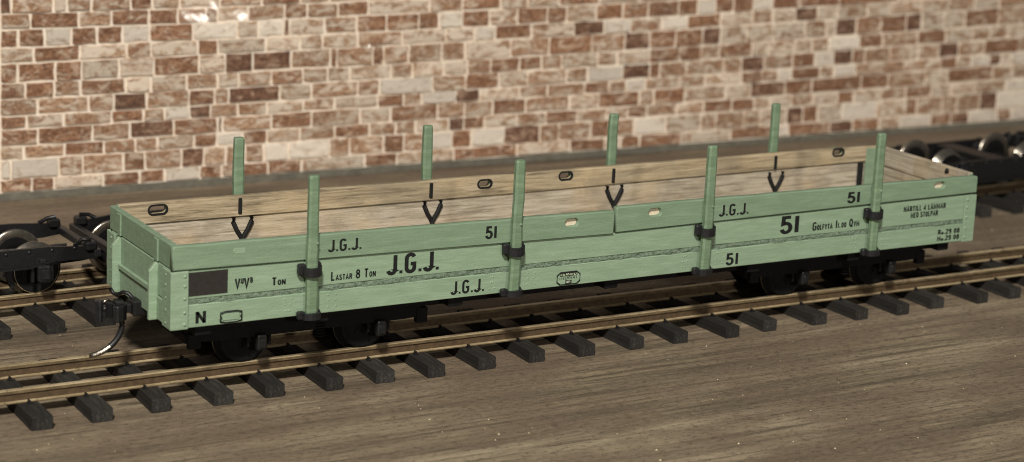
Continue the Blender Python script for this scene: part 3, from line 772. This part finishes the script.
# stakes with their clamps
def stake(x, y, s, lean):
    """s = -1 near side"""
    b = NB(); hw, th = .082, .052
    def ring(z, hw_, th_, dx): return [b.verts.new((x+dx+a*hw_, y+c*th_, z)) for a, c in ((-1, -.6), (-.6, -1), (.6, -1), (1, -.6), (1, .6), (.6, 1), (-.6, 1), (-1, .6))]
    zs = [(ZB+.02, 1.0), (1.5, 1.0), (2.0, 1.0), (2.3, .99), (2.6, .98), (2.9, .97), (3.165, .95), (3.198, .8)]
    rs = [ring(z, hw*k*random.uniform(.94, 1.05), th*k, lean*(z-1.2)+random.uniform(-.006, .006)) for z, k in zs]
    for p, q in zip(rs, rs[1:]):
        for k in range(8): b.faces.new([p[k], p[(k+1) % 8], q[(k+1) % 8], q[k]])
    b.faces.new(rs[0][::-1]); b.faces.new(rs[-1])
    st = obj('stake', b, 'green_stake', wg)
    for zc, big_ in ((1.865, 1), (1.205, 0)):
        b = NB(); xo = x+lean*(zc-1.2)
        ys = lambda a, c: sorted((y+s*a, y+s*c))
        h = .085 if big_ else .062
        a, c = ys(-.075, .02); box(b, (xo-.20, a, zc-h*.9), (xo-.085, c, zc+h), 0, .02)
        a, c = ys(-.075, .0); box(b, (xo+.085, a, zc-h*.7), (xo+.15, c, zc+h*1.1), 0, .02)
        n = 7   # bowed strap round the front of the stake
        f = []
        for i in range(n+1):
            a_ = math.pi*(i/n); px_ = xo-.135*math.cos(a_); py = y+s*(.035+.075*math.sin(a_)); dz_ = -.03*math.sin(a_)*big_
            f.append([b.verts.new((px_, py, zc-h*.8+dz_)), b.verts.new((px_, py, zc+h*.7+dz_)), b.verts.new((px_, py-s*.05, zc+h*.7+dz_)), b.verts.new((px_, py-s*.05, zc-h*.8+dz_))])
        for p, q in zip(f, f[1:]):
            for k in range(4): b.faces.new([p[k], q[k], q[(k+1) % 4], p[(k+1) % 4]])
        b.faces.new(f[0]); b.faces.new(f[-1][::-1])
        bmesh.ops.recalc_face_normals(b, faces=b.faces[:])
        obj('clamp', b, 'iron', st)
    if s < 0:
        b = NB(); dome(b, (x+.05, y+s*th, 2.24), .024, (0, s, 0), 7, .9); obj('bolt', b, 'green_stake', st)
for x, ln in ((1.99, -.005), (5.23, .012), (8.66, .01), (12.03, .004)): stake(x, -.108, -1, ln)
for x, ln in ((2.01, .0), (5.17, -.01), (8.59, .008), (11.93, .012)): stake(x, W+.105, 1, ln)
# rivets on the sole bar
b = NB()
for x in (1.99, 5.23, 8.66, 12.03):
    for dx in (-.33, -.27, .30, .42):
        for z in (1.27, 1.36, 1.44): dome(b, (x+dx+random.uniform(-.02, .02), 0, z), .017, (0, -1, 0), 6, .5)
o_ = obj('rivets', b, 'green', sole); o_['kind'] = 'stuff'

# slate panel, label frame, builder's plate
b = NB(); box(b, (.225, -.010, 1.625), (.79, .0, 1.955), 0, .003); obj('slate_panel', b, 'panel', low)
b = NB(); y = -.018
fr = [(.69, 1.225), (.76, 1.205), (.93, 1.205), (1.0, 1.225), (1.0, 1.26), (.985, 1.28), (1.0, 1.30), (1.0, 1.345), (.93, 1.36), (.76, 1.36), (.69, 1.345), (.69, 1.30), (.705, 1.28), (.69, 1.26)]
tube(b, [(x, y, z) for x, z in fr+[fr[0]]], .012, 5, 0, False)
obj('label_frame', b, 'iron', sole)
b = NB(); box(b, (.73, -.012, 1.235), (.965, -.0, 1.335), 0, .004); obj('label_card', b, 'green', sole)
b = NB(); pl = [(6.10, 1.205), (6.38, 1.205), (6.44, 1.25), (6.44, 1.35), (6.38, 1.395), (6.10, 1.395), (6.04, 1.35), (6.04, 1.25)]
prism(b, pl, -.010, .0); bp_ = obj('builder_plate', b, 'green', sole)
b = NB(); tube(b, [(x, -.012, z) for x, z in pl+[pl[0]]], .010, 5, 0, False); obj('plate_rim', b, 'letter', bp_)
b = NB(); prism(b, [(6.09, 1.335), (6.39, 1.335), (6.39, 1.385), (6.09, 1.385)], -.014, -.009); prism(b, [(6.185, 1.215), (6.295, 1.215), (6.295, 1.27), (6.185, 1.27)], -.014, -.009); obj('plate_band', b, 'panel', bp_)
worn_marks(6.10, 6.38, 1.343, .034, -.016, bp_, 'plate_pale', 1)
worn_marks(6.09, 6.39, 1.282, .042, -.012, bp_, 'letter', 2)
worn_marks(6.20, 6.29, 1.225, .034, -.016, bp_, 'plate_pale', 3)

YT, YL, YS = -.049, -.004, -.004
text('J.G.J.', 2.26, 2.77, 2.075, .165, YT, tl, .17)
text('51', 4.765, 4.945, 2.045, .175, YT, tl, .19)
text('J.G.J.', 8.93, 9.50, 2.045, .175, YT, tr, .17)
text('51', 11.49, 11.74, 2.06, .17, YT, tr, .19)
text('V^UV^B', .90, 1.15, 1.665, .14, YL, low, .21)
text('TON', 1.44, 1.64, 1.66, .11, YL, low, .18, small=.66)
text('LASTAR 8 TON', 2.33, 3.02, 1.64, .125, YL, low, .17, small=.62)
text('J.G.J.', 3.21, 4.04, 1.645, .275, YL, low, .19)
text('51', 10.20, 10.56, 1.645, .27, YL, low, .19)
text('GOLFYTA 11.00 QVM', 10.84, 11.80, 1.645, .13, YL, low, .19, small=.64)
text('HÄRTILL 4 LÄMMAR', 12.74, 13.66, 1.80, .085, YL, low, .21)
text('MED STOLPAR', 12.90, 13.50, 1.685, .085, YL, low, .21)
text('N', .34, .49, 1.235, .165, YS, sole, .17)
text('J.G.J.', 4.25, 4.80, 1.245, .19, YS, sole, .17)
text('51', 9.16, 9.39, 1.225, .18, YS, sole, .18)
text('Ra.29 08', 13.54, 14.02, 1.345, .08, YS, sole, .21)
text('Ma.29 08', 13.53, 14.02, 1.235, .08, YS, sole, .21)

# wagon bogies
for xc in (2.27, 11.85):
    b = NB(); box(b, (xc-.25, W/2-.75, .80), (xc+.25, W/2+.75, 1.05), 0, .02)
    bg = obj('bogie', b, 'under', wg)
    half, fy = 1.82, .76
    for s in (-1, 1):
        yc = W/2+s*fy
        b = NB(); prism(b, [(xc-half, .82), (xc-half+.1, 1.02), (xc+half-.1, 1.02), (xc+half, .82), (xc+half*.8, .80), (xc-half*.8, .80)], yc-.035, yc+.035, 'y', 0, .01)
        for e in (-1, 1): box(b, (xc+e*(half-.06)-.09, yc-.05, .72), (xc+e*(half-.06)+.09, yc+.05, .95), 0, .01)
        for xw in (xc-.93, xc+.93):
            for e in (-1, 1): box(b, (xw+.13+e*.16-.02, yc-.03, .66), (xw+.13+e*.16+.02, yc+.03, .9), 0, .005)
        for k in range(5): tube(b, [(xc+.13, yc, .70+.045*k), (xc+.13, yc, .715+.045*k)], .09, 10)
        obj('side_frame', b, 'under', bg)
        for xw in (xc-.93, xc+.93):
            b = NB(); y0, y1 = sorted((yc+s*.042, yc+s*.16)); box(b, (xw+.05, y0, .62), (xw+.21, y1, .86), 0, .035, 2)
            y0, y1 = sorted((yc+s*.16, yc+s*.19)); box(b, (xw+.08, y0, .66), (xw+.18, y1, .79), 0, .014); obj('axle_box', b, 'black', bg)
    for xw in (xc-.93, xc+.93):
        b = NB(); tube(b, [(xw, W/2-.7, ZR+.363), (xw, W/2+.7, ZR+.363)], .05, 8); obj('axle', b, 'under', bg)
        for s in (-1, 1):
            wh = obj('wheel', WHEEL_D, None, bg, loc=(xw, W/2+s*(.57), ZR+.363)); wh.rotation_euler = (0, random.uniform(0, 1), 0 if s < 0 else math.pi)
    for s in (-1, 1):
        b = NB(); box(b, (xc+s*half-.05, W/2-fy+.05, .78), (xc+s*half+.05, W/2+fy-.05, .92), 0, .01); obj('end_beam', b, 'under', bg)

# knuckle coupler at the left end
cz, cyy = 1.17, W/2
b = NB()
box(b, (-.13, cyy-.13, cz-.10), (.1, cyy+.13, cz+.12), 0, .02)          # draft box
box(b, (-.22, cyy-.05, cz-.06), (-.12, cyy+.05, cz+.07), 0, .015)       # shank
prism(b, [(-.20, cyy-.07), (-.27, cyy-.15), (-.37, cyy-.17), (-.43, cyy-.12), (-.38, cyy-.05), (-.37, cyy+.03), (-.45, cyy+.12), (-.42, cyy+.17), (-.30, cyy+.11), (-.20, cyy+.07)], cz-.15, cz+.08, 'z', 0, .014)
prism(b, [(-.25, cyy-.10), (-.37, cyy-.08), (-.36, cyy+.06), (-.23, cyy+.05)], cz+.075, cz+.13, 'z', 0, .012)
cpl = obj('coupler', b, 'black', wg)
b = NB(); prism(b, [(-.55, cyy+.03), (-.60, cyy+.09), (-.57, cyy+.18), (-.50, cyy+.19), (-.49, cyy+.07)], cz-.19, cz+.12, 'z', 0, .014); tube(b, [(-.42, cyy+.15, cz-.02), (-.53, cyy+.15, cz-.02)], .04, 6); obj('knuckle', b, 'iron', cpl)
b = NB(); tube(b, [(-.47, cyy+.13, cz+.08), (-.41, cyy+.10, cz+.13), (-.36, cyy+.02, cz+.12)], .018, 6); obj('knuckle_spring', b, 'steel', cpl)
b = NB(); tube(b, [(-.10, cyy-.02, cz+.14), (-.16, cyy+.0, cz+.21), (-.22, cyy+.06, cz+.22), (-.26, cyy+.14, cz+.16), (-.30, cyy+.22, cz+.17), (-.33, cyy+.26, cz+.23)], .028, 6); obj('uncoupling_lever', b, 'black', cpl)
b = NB()
pts = [(-.27, cyy-.04, cz-.08)]
N_ = 14
for i in range(N_+1):
    a = i/N_; th_ = R(86*a)
    pts.append((-.26-.50*(1-math.cos(th_)), cyy-.04, cz-.20-.42*math.sin(th_)))
tube(b, pts, [.044]*(len(pts)-3)+[.042, .04, .034], 8)
for f in b.faces:
    if f.calc_center_median().x < -.46: f.material_index = 1  # lit end of the pin made bright by its material
obj('trip_pin', b, ['black', 'steel'], cpl)

# ------------------------------------------------------------------ dust
b = NB(); rd = random.Random(11)
for k in range(330):
    x = rd.uniform(-4, 22); y = rd.uniform(-7, 4.5); r_ = rd.choice((.006, .007, .008, .01, .012, .018))
    if 0 < y < 2.5 and 0 < x < 14: continue
    c0 = Vector((x, y, .0)); a = rd.uniform(0, 3)
    ps = [c0+Vector((r_*rd.uniform(.6, 1.3)*math.cos(a+q*1.57), r_*rd.uniform(.6, 1.3)*math.sin(a+q*1.57), .001)) for q in range(4)]
    top = b.verts.new(c0+Vector((0, 0, r_*.9))); vs = [b.verts.new(p) for p in ps]
    for q in range(4): b.faces.new([vs[q], vs[(q+1) % 4], top])
o = obj('dust_specks', b, 'dust'); tag(o, 'pale dust specks scattered over the brown board', 'dust', kind='stuff')
